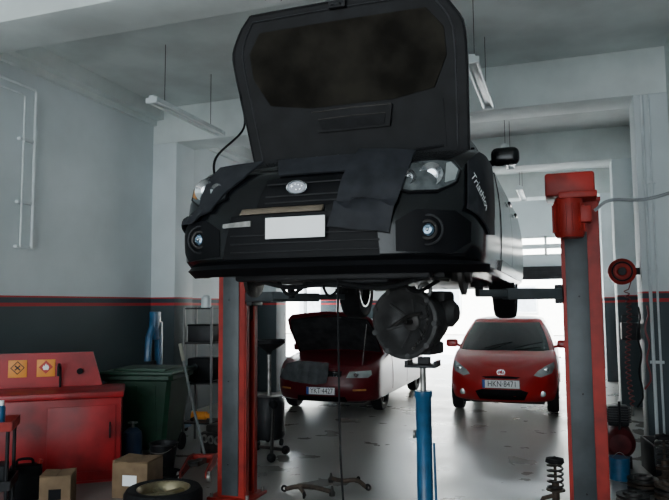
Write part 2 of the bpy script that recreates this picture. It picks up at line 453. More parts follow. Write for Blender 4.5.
for sx, sz, sr in ((-.026,.006,.009),(-.006,.016,.005),(.012,.013,.005),(.03,.006,.005),(.02,-.011,.005),(-.002,-.013,.005)):
    b = MB(); b.prism([(sr*(1 if k%2==0 else .35)*math.sin(PI*k/4), sr*(1 if k%2==0 else .35)*math.cos(PI*k/4)) for k in range(8)], 'Y', -.018, -.012, (EX+sx, y, .625+sz))
    b.build('emblem_star', CHR, em)
patch([(-.48,.25),(.42,.25),(.40,.485),(-.42,.485)], c.F, .003, .02, 'lower_intake', DPL, car)
li = car.children[-1]
for z in (.285,.33,.375):
    b = MB(); b.tube([c.F(x/12*.42, z)+V((0,-.01,0)) for x in range(-12, 13)], .005, 6); b.build('intake_slat', SCRAP, li)
patch([(-.36,.49),(.12,.49),(.12,.515),(-.36,.515)], c.F, .014, .02, 'bumper_beam', TAN, car)
patch([(-.47,.425),(-.29,.425),(-.29,.455),(-.47,.448)], c.F, .012, .015, 'reflective_strip', STL, car)
for sg in (-1, 1):
    mm = (lambda p: p) if sg == 1 else mirror
    hl = [(.48,.60),(.56,.575),(.70,.58),(.785,.63),(.80,.70),(.76,.755),(.64,.76),(.53,.735),(.49,.68)]
    h = patch(mm(hl), c.F, .010, .02, 'headlight', HOUS, car, .04)
    b = MB(); b.tube([c.F(sg*a, z)+V((0,-.012,0)) for a, z in hl+hl[:1]], .007, 6); b.build('headlight_surround', DPL, h)
    for (cx, cz_, rr) in ((.665,.67,.062),(.555,.655,.04)):
        p = c.F(sg*cx, cz_)+V((0,-.008,0)); q = MB(); q.lathe([(.001,-.0),(rr*.45,-.004),(rr*.5,.0),(rr*.9,-.014),(rr,-.018),(rr,.01),(.001,.01)], p, 'Y', 24); q.build('reflector', REFL, h)
    patch(mm([(.725,.62),(.77,.64),(.78,.70),(.745,.74),(.725,.73)]), c.F, .016, .01, 'indicator_lens', LENS if sg==1 else ORNG, h, .04)
    rc = [(.50,.27),(.76,.255),(.845,.32),(.85,.42),(.78,.475),(.60,.48),(.50,.42)]
    patch(mm(rc), c.F, .004, .02, 'fog_lamp_recess', DPL, car, .05)
    fr = car.children[-1]
    p = c.F(sg*.655, .375)+V((0,-.004,0))
    q = MB(); q.torus(p, .075, .006, 'Y'); q.build('recess_ring', SCRAP, fr)
    q = MB(); q.torus(p+V((0,-.004,0)), .045, .007, 'Y'); q.build('fog_lamp_rim', IRON, fr)
    q = MB(); q.lathe([(.001,-.016),(.022,-.012),(.032,.0),(.032,.02),(.001,.02)], p, 'Y', 24); fo = q.build('fog_lamp', FOGB, fr)
    q = MB(); q.ball(p+V((0,-.016,0)), .009); q.build('bulb', REFL, fo)
patch([(-1.0,.185),(1.0,.185),(1.0,.225),(-1.0,.225)], c.S, .025, .03, 'lip_spoiler', DPL, car, .08)
plate(c, -.02, .405, .335, .112, None, car, .035)
patch([(-1.08,.40),(-1.04,.60),(-.66,.50),(-.46,.56),(-.44,.72),(-.40,.80),(-.14,.80),(-.20,.70),(-.30,.60),(-.36,.53),(-.50,.47),(-.72,.485)], c.S, .024, .012, 'fender_cover', COV, car, .05)
patch([(.27,.81),(.57,.79),(.47,.36),(.155,.40)], lambda x, z: c.F(x, z)+V((0,-.006*math.sin(x*30+z*9),0)), .04, .012, 'front_cover', COV, car, .04)
patch([(-.16,.70),(.30,.70),(.32,.80),(-.2,.80)], c.F, .02, .012, 'nose_cover', COV, car, .06)
fc = patch([(.69,.49),(.80,.46),(1.0,.38),(1.22,.40),(1.25,.86),(.82,.84),(.70,.76)], c.S, .02, .012, 'fender_cover', COV, car, .05)
def tmap(a, q):
    t = math.radians(-48); x = a*math.cos(t)-q*math.sin(t); z = a*math.sin(t)+q*math.cos(t)
    ss, zz = .80+x*1.1, .585+z
    return c.S(ss, zz)+nrm(c.S, ss, zz, V((0,2,.6)))*.028
lettering('Triathlon', .062, tmap, WHT, fc)
b = MB(); b.box((0,.72,.62), (.62,.5,.3), .04); b.box((0,.6,.8), (.5,.34,.08), .03); b.cyl((-.2,.45,.8), (.2,.45,.8), .05)
for x in (-.18,-.06,.06,.18): b.tube([(x,.5,.8),(x*1.1,.42,.86),(x*1.2,.38,.78)], .022)
b.build('engine', ALU, car)
b = MB(); b.box((.48,.58,.66), (.24,.18,.2), .01); b.build('battery', DPL, car)
for sg in (-1,1):
    b = MB(); b.lathe([(.09,.0),(.09,.2),(.05,.25),(.001,.25)], (sg*.58,.92,.62), 'Z'); b.build('strut_tower', SCRAP, car)
# bonnet, opened
hp = V((-.01, 1.09, .97)); th = math.radians(77)
hw = [(0,.765),(.3,.79),(.6,.815),(.74,.82),(.80,.805),(.90,.735),(.965,.67),(1.0,.62)]
dv, dn = V((0,-math.cos(th),math.sin(th))), V((0,-math.sin(th),-math.cos(th)))
def H(x, v, off=0):
    w = interp(hw, v); q = x/w
    return hp+V((x-.045*v,0,0))+dv*(v*1.07+.02*v*v*(1-q*q))+dn*(off+.045*q*q+.05*v*v)
def hood_sheet(name, m, offo, th_, shrink=1.0, v0=0, v1=1, parent=car):
    b = MB(); A = []; B = []
    NV, NX = 28, 24
    for i in range(NV+1):
        v = v0+(v1-v0)*i/NV; w = interp(hw, v)*shrink; A.append([b.bm.verts.new(H(w*(2*k/NX-1), v, offo)) for k in range(NX+1)]); B.append([b.bm.verts.new(H(w*(2*k/NX-1), v, offo-th_)) for k in range(NX+1)])
    for i in range(NV):
        for k in range(NX):
            b.bm.faces.new((A[i][k],A[i][k+1],A[i+1][k+1],A[i+1][k])); b.bm.faces.new((B[i][k],B[i+1][k],B[i+1][k+1],B[i][k+1]))
    for i in range(NV):
        b.bm.faces.new((A[i][0],A[i+1][0],B[i+1][0],B[i][0])); b.bm.faces.new((A[i][NX],B[i][NX],B[i+1][NX],A[i+1][NX]))
    for k in range(NX):
        b.bm.faces.new((A[0][k],B[0][k],B[0][k+1],A[0][k+1])); b.bm.faces.new((A[NV][k],A[NV][k+1],B[NV][k+1],B[NV][k]))
    return b.build(name, m, parent)
hood = hood_sheet('bonnet', BLK, 0, .02)
hood_sheet('inner_skin', HUND, .008, .007, .985, .01, .99, hood)
def hrib(pts, r, name, m, off=.010):
    b = MB(); b.tube([H(x, v, off) for x, v in pts], r, 8)
    return b.build(name, m, hood)
def rim_pts(s, v0, v1):
    L = [(-interp(hw, v)*s, v) for v in [v0+(v1-v0)*k/14 for k in range(15)]]
    w = interp(hw, v1)*s
    return L+[(w*(2*k/10-1), v1) for k in range(1, 10)]+[(-x, v) for x, v in L[::-1]]
hrib(rim_pts(.90,.03,.95)+[(-interp(hw,.03)*.90,.03)], .007, 'inner_frame', SCRAP)
hrib(rim_pts(.985,.02,.99), .006, 'rubber_seal', RUB)
def hp_patch(poly, off, thk, name, m, par): return patch(poly, lambda x, v: H(x, v), off, thk, name, m, par, .09, hp+V((0,3,0)))
hp_patch([(-.58,.42),(-.30,.38),(.30,.38),(.58,.42),(.68,.60),(.68,.76),(.58,.88),(-.58,.88),(-.68,.76),(-.68,.60)], .018, .012, 'insulation_pad', PADM, hood)
hp_patch([(-.62,.06),(.62,.06),(.63,.35),(-.63,.35)], .014, .01, 'inner_panel', HUND, hood)
sc_ = hp_patch([(-.26,.22),(.26,.22),(.29,.35),(-.29,.35)], .04, .03, 'intake_duct', HUND, hood)
hp_patch([(-.22,.235),(.22,.235),(.24,.29),(-.24,.29)], .044, .004, 'duct_mouth', RUB, sc_)
hrib([(-.28,.35),(0,.355),(.28,.35)], .006, 'duct_lip', IRON, .04)
hrib([(-.24,.30),(0,.305),(.24,.30)], .004, 'duct_lip', IRON, .044)
hrib([(-.6,.07),(-.3,.05),(0,.045),(.3,.05),(.6,.07)], .010, 'hinge_rib', HUND)
b = MB(); b.box(H(0,.965,.03), (.12,.04,.05), .008); b.tube([H(-.03,.965,.03),H(-.03,.96,.09),H(.03,.96,.09),H(.03,.965,.03)], .006); b.build('latch_striker', SCRAP, hood)
b = MB(); b.tube(arc([(-.765,.46,.76), (-.79,.50,.95), H(-.80,.30,.0)+V((-.01,0,0)), H(-.79,.52,.02)], 8), .008, 6); b.build('prop_rod', DPL, car)
g = Green(.93, 1.38, 1.12, 1.95, 3.95, 3.25, .79, .58)
g.build(BLK, car); glass(g, car, (.47,))
for sg in (-.3,.25):
    b = MB(); b.tube([(sg,1.08,1.0),(sg+.25,1.2,1.03),(sg+.5,1.3,1.06)], .008, 6); b.build('wiper', DPL, car)
mirrors(car, .925, 1.68, 1.07, BLK)
doors(c, car, BLK, ((1.38,2.36),(2.38,3.08)), .3, .9, .8)
for sg in (-1,1):
    patch([(1.3,.22),(3.0,.22),(3.0,.29),(1.3,.29)], c.side(sg), .02, .03, 'sill', BLK, car, .3)
    b = MB(); b.box((sg*.66,4.33,.8), (.3,.12,.16), .03); b.build('tail_lamp', mat('tail_red',(.4,.01,.01),.2), car)
wheel(car, .76, 3.42, .18, .32, .21); wheel(car, -.76, 3.42, .18, .32, .21)
for sg in (-1,1):
    b = MB(); b.lathe([(.001,.06*sg),(.07,.06*sg),(.075,.03*sg),(.145,.025*sg),(.145,0),(.07,-.01*sg),(.06,-.06*sg),(.001,-.06*sg)], (sg*.70,.9,.2), 'X', 28)
    hb = b.build('front_hub', IRON, car)
    b = MB(); b.tube([(sg*.62,.9,.16),(sg*.4,.95,.2),(sg*.3,1.05,.22)], .022); b.tube([(sg*.62,.9,.25),(sg*.6,.92,.6)], .03); b.tube([(sg*.6,.88,.2),(sg*.3,.8,.16)], .018); b.build('suspension_link', IRON, car)
b = MB(); b.box((0,2.2,.18), (1.3,3.2,.05), .01); b.box((0,.95,.16), (.7,.16,.08), .02); b.box((0,.45,.17), (1.2,.1,.05), .015)
b.box((.1,.7,.2), (.5,.4,.16), .04); b.build('underbody', SCRAP, car)
b = MB(); b.tube(arc([(.25,.8,.16),(.1,1.1,.12),(.05,1.8,.14),(-.05,2.6,.14),(-.3,3.1,.15),(-.4,4.3,.2)],6), .03); b.cyl((-.45,3.75,.22),(-.45,4.25,.22),.1); b.build('exhaust', RUST, car)
for pts, rr in (([(-.55,.5,.17),(-.3,.55,.11),(.0,.5,.13),(.3,.55,.10),(.6,.5,.17)], .014), ([(-.2,.8,.2),(-.15,.85,.06),(-.05,.9,.15)], .01), ([(.3,.8,.2),(.42,.85,.08),(.55,.95,.15)], .012), ([(-.5,.8,.18),(-.42,.82,.07),(-.3,.86,.14)], .012)):
    b = MB(); b.tube(arc(pts,6), rr); b.build('hanging_hose', RUB, car)

# ------------------------------------------------------------------ lift columns
def lift(x, y, sg, label, motor):
    t = thing('lift_column', label, 'car lift', (x, y, 0), 0, 'two-post lift columns')
    b = MB(); w, d, Hh = .125, .11, 2.4
    b.box((sg*w,0,Hh/2), (.02,2*d,Hh)); b.box((0,-d,Hh/2), (2*w,.02,Hh)); b.box((0,d,Hh/2), (2*w,.02,Hh))
    b.box((-sg*w,-d+.03,Hh/2), (.02,.06,Hh)); b.box((-sg*w,d-.03,Hh/2), (.02,.06,Hh))
    b.build('column', LRED, t)
    b = MB(); b.box((-.03 if sg > 0 else -.005,-d-.016,1.17), (.155,.012,2.26), .003); fp = b.build('front_panel', LGRY, t)
    for z in (.3,1.0,1.7,2.2):
        b = MB(); b.cyl((-.02,-d-.02,z),(-.02,-d-.03,z),.007); b.build('bolt', SCRAP, fp)
    b = MB(); b.box((0,0,.012), (.40,.36,.024), .004); bp = b.build('base_plate', LRED, t)
    for a in (-.17,.17):
        for c_ in (-.15,.15):
            b = MB(); b.cyl((a,c_,.02),(a,c_,.06),.015); b.build('anchor_bolt', STL, bp)
    b = MB(); b.box((-sg*.04,0,1.78), (.16,.17,.5), .01); b.box((-sg*.13,0,1.72), (.12,.22,.14), .01); b.build('carriage', SCRAP, t)
    b = MB(); b.cyl((0,.02,.1),(0,.02,2.35),.022); b.build('screw_spindle', STL, t)
    for ty, tx in ((-.45,.70),(.8,.70)):
        a0 = V((-sg*.17, .10*(1 if ty>0 else -1), 1.72)); a1 = V((-sg*tx, ty, 1.73)); dr = (a1-a0); L = dr.length
        R = Matrix.Rotation(math.atan2(dr.y, dr.x), 3, 'Z')
        b = MB(); b.box(a0+dr*.33, (L*.7,.1,.08), .008, R); b.box(a0+dr*.72, (L*.6,.07,.055), .006, R); ar = b.build('lift_arm', LGRY, t)
        b = MB(); b.cyl(a1-V((0,0,.02)), a1+V((0,0,.05)), .03); b.cyl(a1+V((0,0,.045)), a1+V((0,0,.08)), .06); b.build('lift_pad', RUB, ar)
    b = MB(); b.box((0,0,Hh+.01), (.30,.28,.03), .004); b.build('top_plate', LRED, t)
    if motor:
        b = MB(); b.box((-.06,-.09,Hh+.11), (.34,.38,.17), .02); b.build('drive_cover', LRED, t)
        b = MB(); b.lathe([(.001,2.12),(.09,2.12),(.105,2.15),(.105,2.37),(.09,2.41),(.001,2.41)], (-.07,-.25,0), 'Z', 28)
        for k in range(14):
            a = 2*PI*k/14; b.box((-.07+.108*math.cos(a), -.25+.108*math.sin(a), 2.26), (.02,.008,.2), 0, Matrix.Rotation(a,3,'Z'))
        b.box((.04,-.29,2.28), (.08,.10,.12), .01); b.build('motor', LRED, t)
        b = MB(); b.box((-.01,-.2,Hh+.02), (.26,.3,.05), .01); b.build('motor_bracket', LRED, t)
    return t
lift(.14, 5.2, 1, 'red and grey lift column with the motor on top, right of the raised car', True)
lift(-2.72, 5.2, -1, 'red and grey lift column under the left side of the raised car', False)
b = MB(); b.tube(arc([(.24,4.88,2.3),(.34,4.84,2.36),(.6,5.0,2.38),(.9,5.15,2.5),(1.18,5.3,2.75)],8), .012); tag(b.build('power_cable', mat('cable_grey',(.2,.21,.22),.6)), 'grey power cable running from the lift motor to the right wall', 'cable')

# ------------------------------------------------------------------ gearbox on jack
gx, gy = -.935, 4.55
t = thing('transmission_jack', 'blue telescopic transmission jack standing under the gearbox', 'jack', (gx, gy, 0))
b = MB(); b.lathe([(.001,.06),(.062,.06),(.062,.12),(.055,.13),(.055,1.0),(.062,1.01),(.062,1.05),(.001,1.05)], (0,0,0)); b.build('cylinder', JBLU, t)
b = MB(); b.cyl((0,0,1.0),(0,0,1.22),.022); b.build('ram', STL, t)
b = MB(); b.box((0,0,1.225), (.22,.2,.02), .004); b.box((-.1,0,1.24), (.02,.18,.04)); b.box((.1,0,1.24), (.02,.18,.04)); b.box((0,.05,1.255), (.08,.08,.05)); b.build('saddle', SCRAP, t)
for k in range(4):
    a = PI/4+k*PI/2; d = V((math.cos(a), math.sin(a), 0))
    b = MB(); b.tube([d*.04+V((0,0,.1)), d*.4+V((0,0,.07))], .022); lg = b.build('leg', JBLU, t)
    b = MB(); b.lathe([(.001,-.012),(.035,-.012),(.035,.012),(.001,.012)], d*.4+V((0,0,.036)), 'X', 16); b.build('caster', RUB, lg)
b = MB(); b.tube([(.06,-.02,.2),(.08,-.02,.25),(.07,-.01,.7)], .009); b.build('pump_lever', JBLU, t)
b = MB(); b.cyl((-.06,0,.75),(-.075,0,.75),.03); b.build('hose_fitting', STL, t)
GR = -14
gb = thing('gearbox', 'oily removed gearbox with round bell housing balanced on the blue jack', 'gearbox', (gx-.04, gy+.02, 1.53), GR)
b = MB()
prof = [(.20,-.2),(.225,-.22),(.245,-.21),(.25,-.18),(.238,-.165),(.232,-.06),(.21,.05),(.17,.10),(.16,.2),(.12,.24),(.085,.30),(.06,.31),(.001,.31)]
b.lathe([(.001,-.06),(.06,-.06),(.09,-.09),(.13,-.10),(.17,-.14)]+prof, (0,0,0), 'Y', 48)
for v in b.bm.verts:
    an = math.atan2(v.co.z, v.co.x); k = 1+.025*math.sin(3*an+.6)
    v.co.x *= k; v.co.z *= k
b.build('bell_housing', ALU, gb)
for k in range(9):
    a = 2*PI*k/9+.2; p = V((.232*math.sin(a), -.19, .232*math.cos(a)))
    b = MB(); b.cyl(p-V((0,.034,0)), p+V((0,.05,0)), .019, seg=12); b.build('mounting_lug', ALU, gb)
for k in range(6):
    a = 2*PI*k/6+.3; d = V((math.cos(a),0,math.sin(a))); b = MB(); b.tube([d*.20+V((0,-.16,0)), d*.13+V((0,-.115,0)), d*.07+V((0,-.08,0))], .011, 6); b.build('rib', ALU, gb)
b = MB(); b.lathe([(.001,-.17),(.018,-.19),(.018,-.10),(.06,-.095),(.001,-.06)], (0,0,0), 'Y', 20); b.build('input_shaft', IRON, gb)
b = MB(); b.tube([(-.16,-.12,-.05),(-.02,-.11,.04),(.09,-.11,.06)], .012); b.build('release_fork', IRON, gb)
b = MB(); b.lathe([(.001,-.1),(.09,-.1),(.1,-.06),(.1,.06),(.06,.1),(.001,.1)], (.17,.08,.06), 'X', 24); b.box((0,.10,-.19), (.22,.24,.09), .02); b.box((-.1,.2,.12), (.14,.2,.14), .03); b.box((.13,.12,.16), (.15,.2,.11), .03); b.build('differential_case', ALU, gb)
b = MB(); b.torus((.14,-.16,.215), .042, .016, 'Y'); b.build('timing_port', mat('bare_alloy',(.16,.16,.16),.4,.5,var=.3), gb)
pts = arc([(.19,-.25,.12),(.205,-.26,.02),(.17,-.265,-.08),(.10,-.265,-.17)],4)
b = MB()
for i, p in enumerate(pts): b.torus(p, .010, .003, 'X' if i%2 else 'Y', 10, 5)
ch = b.build('safety_chain', IRON, loc=(gx-.04, gy+.02, 1.53)); ch.rotation_euler = (0,0,math.radians(GR))
tag(ch, 'steel chain hanging over the front of the gearbox', 'chain')

b = MB(); b.tube(arc([(-1.18,3.44,1.80),(-1.175,3.43,1.4),(-1.17,3.44,.8),(-1.14,3.46,.3),(-1.12,3.5,.02),(-1.0,3.3,.012),(-.7,3.0,.012)],8), .0065, 6)
tag(b.build('lamp_cord', RUB), 'thin black cord hanging from the front of the raised car', 'cord')

# ------------------------------------------------------------------ background cars
def small_car(kind):
    if kind == 'red':
        t = thing('car', 'small bright red hatchback parked facing the camera by the rear doorway', 'car', (-.89, 9.95, 0))
        m = ARED; W = .81; L = 3.42
        c = Car(W, L, .2, [(0,.64),(.15,.73),(.4,.83),(.85,.92),(1.5,.95),(3.,1.0),(3.42,1.0)],
                [(.2,.1),(.3,.02),(.45,0),(.58,.03),(.7,.1),(.8,.2),(.95,.4)], [(.2,3.35),(.5,3.42),(1.0,3.3)], .62, .35, 2.3, (.68, 3.0), .33)
        g = Green(.86, 1.375, .62, 1.32, 3.38, 3.1, .765, .56, .34, 2.4)
    else:
        t = thing('car', 'dark red hatchback with its bonnet raised parked at the back left', 'car', (-3.49, 9.3, 0))
        m = DRED; W = .82; L = 3.95
        c = Car(W, L, .2, [(0,.66),(.15,.72),(.5,.79),(1.05,.87),(2.,.88),(3.6,.92),(3.95,.9)],
                [(.2,.08),(.3,.02),(.42,0),(.52,.02),(.62,.04),(.72,.1),(.9,.3)], [(.2,3.85),(.5,3.95),(1.0,3.8)], .5, .3, 2.6, (.78, 3.25), .325)
        g = Green(.85, 1.32, 1.05, 1.75, 3.8, 3.35, .75, .56)
    ex = []
    if kind != 'red':
        q = MB(); q.box((0,.6,.95), (1.24,.74,.8)); ex = [q.build('cutter', DPL)]
    c.body(m, t, ex); g.build(m, t); glass(g, t, (.52,), .9, (.10,.93))
    doors(c, t, m, ((1.2,2.25),) if kind == 'red' else ((1.25,2.25),(2.28,2.95)), .28, .82, .72)
    mirrors(t, W+.08, 1.2 if kind == 'red' else 1.4, 1.0 if kind=='red' else .93, m)
    ya = c.arches
    for y in ya:
        for sg in (-1,1): wheel(t, sg*(W-.1), y, .285, .285, .175, 6, STL if kind=='red' else SCRAP)
    b = MB(); b.box((0,L/2,.19), (1.2,L-.6,.06), .01); b.build('underbody', SCRAP, t)
    if kind == 'red':
        for sg in (-1,1):
            mm = (lambda p: p) if sg==1 else mirror
            h = patch(mm([(.46,.60),(.56,.57),(.71,.62),(.75,.70),(.74,.77),(.64,.73),(.52,.66)]), c.F, .006, .015, 'headlight', LENS, t, .05)
            p = c.F(sg*.63,.67); q = MB(); q.lathe([(.001,-.02),(.03,-.02),(.045,-.012),(.045,.01),(.001,.01)], p, 'Y', 20); q.build('reflector', REFL, h)
            p = c.F(sg*.58,.33); q = MB(); q.lathe([(.001,-.02),(.04,-.015),(.045,.0),(.045,.02),(.001,.02)], p, 'Y', 20); q.build('fog_lamp', LENS, t)
            b = MB(); b.box((sg*.6,3.33,.95), (.14,.08,.3), .02); b.build('tail_lamp', MATS['tail_red'], t)
        patch([(-.32,.24),(.32,.24),(.38,.36),(.28,.395),(-.28,.395),(-.38,.36)], c.F, .005, .02, 'lower_intake', DPL, t, .08)
        patch([(-.22,.55),(.22,.55),(.28,.575),(.1,.585),(-.1,.585),(-.28,.575)], c.F, .006, .02, 'grille', DPL, t, .08)
        y = c.f(0,.65)-.02
        b = MB(); b.torus((0,0,0), .055, .006, 'Y', 28, 6)
        for v in b.bm.verts: v.co.z *= .68
        b.torus((0,0,0), .027, .004, 'Y', 20, 6); b.tube([(-.035,0,.019),(0,0,.024),(.035,0,.019)], .004, 6)
        for v in b.bm.verts: v.co = v.co+V((0,y,.64))
        b.build('emblem', CHR, t)
        plate(c, 0, .475, .54, .125, 'HKN·8471', t, .02)
        for a in (-.3,.15):
            b = MB(); b.tube([(a,.70,.95),(a+.2,.76,1.0),(a+.42,.86,1.04)], .008, 6); b.build('wiper', DPL, t)
        b = MB(); b.box((0,1.30,1.30), (.2,.03,.06), .01); b.build('rear_view_mirror', DPL, t)
        patch([(1.2,.40),(2.25,.40),(2.25,.44),(1.2,.44)], c.side(1), .015, .02, 'side_moulding', DPL, t, .2)
    else:
        for sg in (-1,1):
            mm = (lambda p: p) if sg==1 else mirror
            h = patch(mm([(.40,.56),(.70,.56),(.745,.6),(.73,.66),(.44,.65)]), c.F, .006, .015, 'headlight', LENS, t, .05)
            p = c.F(sg*.54,.605); q = MB(); q.lathe([(.001,-.02),(.03,-.02),(.038,-.012),(.038,.01),(.001,.01)], p, 'Y', 20); q.build('reflector', REFL, h)
            patch(mm([(.50,.37),(.68,.37),(.68,.395),(.50,.395)]), c.F, .006, .015, 'indicator_lens', ORNG, t, .08)
            b = MB(); b.box((sg*.6,3.85,.75), (.3,.1,.16), .03); b.build('tail_lamp', MATS['tail_red'], t)
        patch([(-.33,.575),(.33,.575),(.33,.655),(-.33,.655)], c.F, .005, .02, 'grille', DPL, t, .08)
        y = c.f(0.2,.61)-.02
        b = MB()
        for P_ in ([(-.035,y,.64),(-.025,y,.585),(.025,y,.585),(.035,y,.64),(-.035,y,.64)], [(-.015,y,.638),(-.012,y,.614),(.012,y,.614),(.015,y,.638)]):
            b.tube([(p[0]+.24,p[1],p[2]) for p in P_], .005, 6)
        b.build('emblem', CHR, t)
        patch([(-.4,.21),(.4,.21),(.38,.28),(-.38,.28)], c.F, .005, .02, 'lower_intake', DPL, t, .08)
        plate(c, .02, .365, .46, .115, 'YKT·4427', t, .03)
        b = MB(); b.box((0,.6,.55), (.6,.45,.3), .04); b.box((.38,.5,.6), (.2,.18,.18), .01); b.build('engine', ALU, t)
        P0 = V((0,1.03,.9)); a = math.radians(46); dv = V((0,-math.cos(a),math.sin(a))); dn = V((0,-math.sin(a),-math.cos(a)))
        hm = lambda x, v: P0+V((x,0,0))+dv*v+dn*(.05*(x/.7)**2+.06*v*v)
        ho = patch([(-.74,0),(.74,0),(.74,.55),(.70,.80),(.60,.9),(0,.94),(-.60,.9),(-.70,.80),(-.74,.55)], hm, .0, .02, 'bonnet', DRED, t, .12, P0+V((0,3,3)))
        patch([(-.69,.04),(.69,.04),(.69,.55),(.63,.82),(-.63,.82),(-.69,.55)], hm, .012, .012, 'insulation_pad', HUND2, ho, .12, P0+V((0,3,3)))
        b = MB(); b.tube([hm(x,v)+dn*.01 for x,v in ((-.70,.03),(-.70,.55),(-.64,.8),(0,.88),(.64,.8),(.70,.55),(.70,.03))], .012, 8); b.build('inner_frame', HUND, ho)
        b = MB(); b.tube([(.6,.25,.74), hm(.6,.7)], .007, 6); b.build('prop_rod', STL, t)
        cl = patch([(-.72,.52),(-.40,.48),(-.05,.45),(.10,.48),(.14,.62),(.10,.75),(-.40,.77),(-.60,.72)], lambda x, z: c.F(x, z)+V((0, -.01*math.sin(x*40)-.005, 0)), .035, .01, 'protective_cloth', GCL, t, .04)
        cl.parent = None; cl.location = t.location; tag(cl, 'dark grey cloth draped over the nose of the dark red car', 'cloth')
    return t
small_car('red'); small_car('dark')

# ------------------------------------------------------------------ lamps
def lamp(x, y, label):
    t = thing('ceiling_lamp', label, 'lamp', (x, y, 3.85), 0, 'fluorescent lamps under the ceiling')
    b = MB(); b.box((0,0,.03), (.07,1.5,.05), .006); b.build('housing', WMET, t)
    for s in (-.05,.05):
        q = MB(); q.cyl((s,-.72,-.01),(s,.72,-.01),.014, seg=10); q.build('tube', GLASS_T, t)
    for s in (-.74,.74):
        q = MB(); q.box((0,s,0), (.14,.025,.06), .004); q.build('end_cap', WMET, t)
    for s in (-.5,.5):
        q = MB(); q.cyl((0,s,.05),(0,s,CZ-3.85),.004, seg=6); q.build('hanging_wire', SCRAP, t)
lamp(-4.08, 6.53, 'fluorescent lamp hanging nearest the left wall, in front of the second beam')
lamp(-.70, 6.55, 'fluorescent lamp right of the raised bonnet')
lamp(-.70, 10.05, 'fluorescent lamp behind the second beam, above the small red car')
lamp(-.70, 13.5, 'fluorescent lamp farthest back, near the rear doorway')
t = thing('spotlight', 'small dark round spotlight under the nearest beam', 'lamp', (-1.97, 4.3, 4.02))
b = MB(); b.lathe([(.001,0),(.09,0),(.1,-.04),(.07,-.07),(.001,-.075)], (0,0,0)); b.build('housing', SCRAP, t)
b = MB(); b.lathe([(.001,-.074),(.06,-.074),(.055,-.085),(.001,-.09)], (0,0,0)); b.build('lens', GLASS_T, t)

b = MB()
b.tube([(XL+.05,3.4,4.1),(XL+.05,5.66,4.1),(XL+.05,5.69,4.07),(XL+.05,5.69,2.3)], .018)
b.tube([(XL+.05,3.4,4.0),(XL+.05,5.5,4.0),(XL+.05,5.53,3.97),(XL+.05,5.53,2.3)], .012)
for z in (2.31,2.8,3.5): b.box((XL+.03,5.6,z), (.05,.24,.03))
tag(b.build('conduit', WMET), 'white painted pipes running along and down the left wall', 'pipe')
b = MB(); b.tube([(XR-.27,7.97,0.0),(XR-.27,7.97,4.0)], .018); b.tube([(XR-.2,7.97,.0),(XR-.2,7.97,4.0)], .012)
for z in (1,2,3): b.box((XR-.235,7.98,z), (.14,.03,.03))
tag(b.build('conduit', WMET), 'white pipes running up the nearest right pilaster', 'pipe')

# ------------------------------------------------------------------ hose reel
HRED = mat('hose_red',(.16,.012,.018),.5)
t = thing('hose_reel', 'round red air hose reel on a bracket on the right pilaster', 'hose reel', (.66, 8.15, 2.01))
b = MB(); b.lathe([(.001,-.09),(.05,-.09),(.06,-.075),(.13,-.07),(.15,-.055),(.15,.055),(.13,.07),(.001,.075)], (0,0,0), 'Y', 32); b.build('housing', LRED, t)
b = MB(); b.torus((0,-.075,0), .105, .010, 'Y'); b.lathe([(.001,-.11),(.04,-.11),(.05,-.085),(.001,-.08)], (0,0,0), 'Y', 20); b.build('front_rim', SCRAP, t)
b = MB(); b.box((.12,.0,0), (.16,.05,.08), .006); b.build('wall_bracket', SCRAP, t)
b = MB(); pts = []
for k in range(240):
    a = k*.6; z = -.2-k*.0055; pts.append((.04+.026*math.cos(a)+.02*math.sin(k*.03), .0+.026*math.sin(a), z))
b.tube([(.1,0,-.1)]+pts, .006, 5); b.build('coiled_hose', HRED, t)
b = MB(); b.cyl((.05,0,-1.51),(.05,0,-1.63),.016); b.build('hose_nozzle', STL, t)
b = MB(); b.box((.745,8.38,1.32), (.2,.14,.2), .01); b.tube([(.66,8.38,1.42),(.66,8.38,1.5),(.84,8.38,1.5)], .01)
tag(b.build('junction_box', SCRAP), 'dark box fixed to the right pilaster below the hose reel', 'box')
for i, (x, y, z, zl) in enumerate(((.82,7.9,1.62,.75),(.74,7.93,1.60,.55))):
    b = MB(); P_ = [(x+.06,7.96-.05*(1-i),z)]+[(x+.05+.02*math.sin(k*.8)*(1-k/40), y-.015*math.cos(k*.7), z-(z-zl)*k/20) for k in range(1,20)]+[(x,y,zl-.04)]
    tag(b.tube(arc(P_,4), .010, 6).build('air_hose', (HRED, RUB)[i]), ('red air hose hanging down the nearest right pilaster','black air hose hanging down the nearest right pilaster')[i], 'hose')

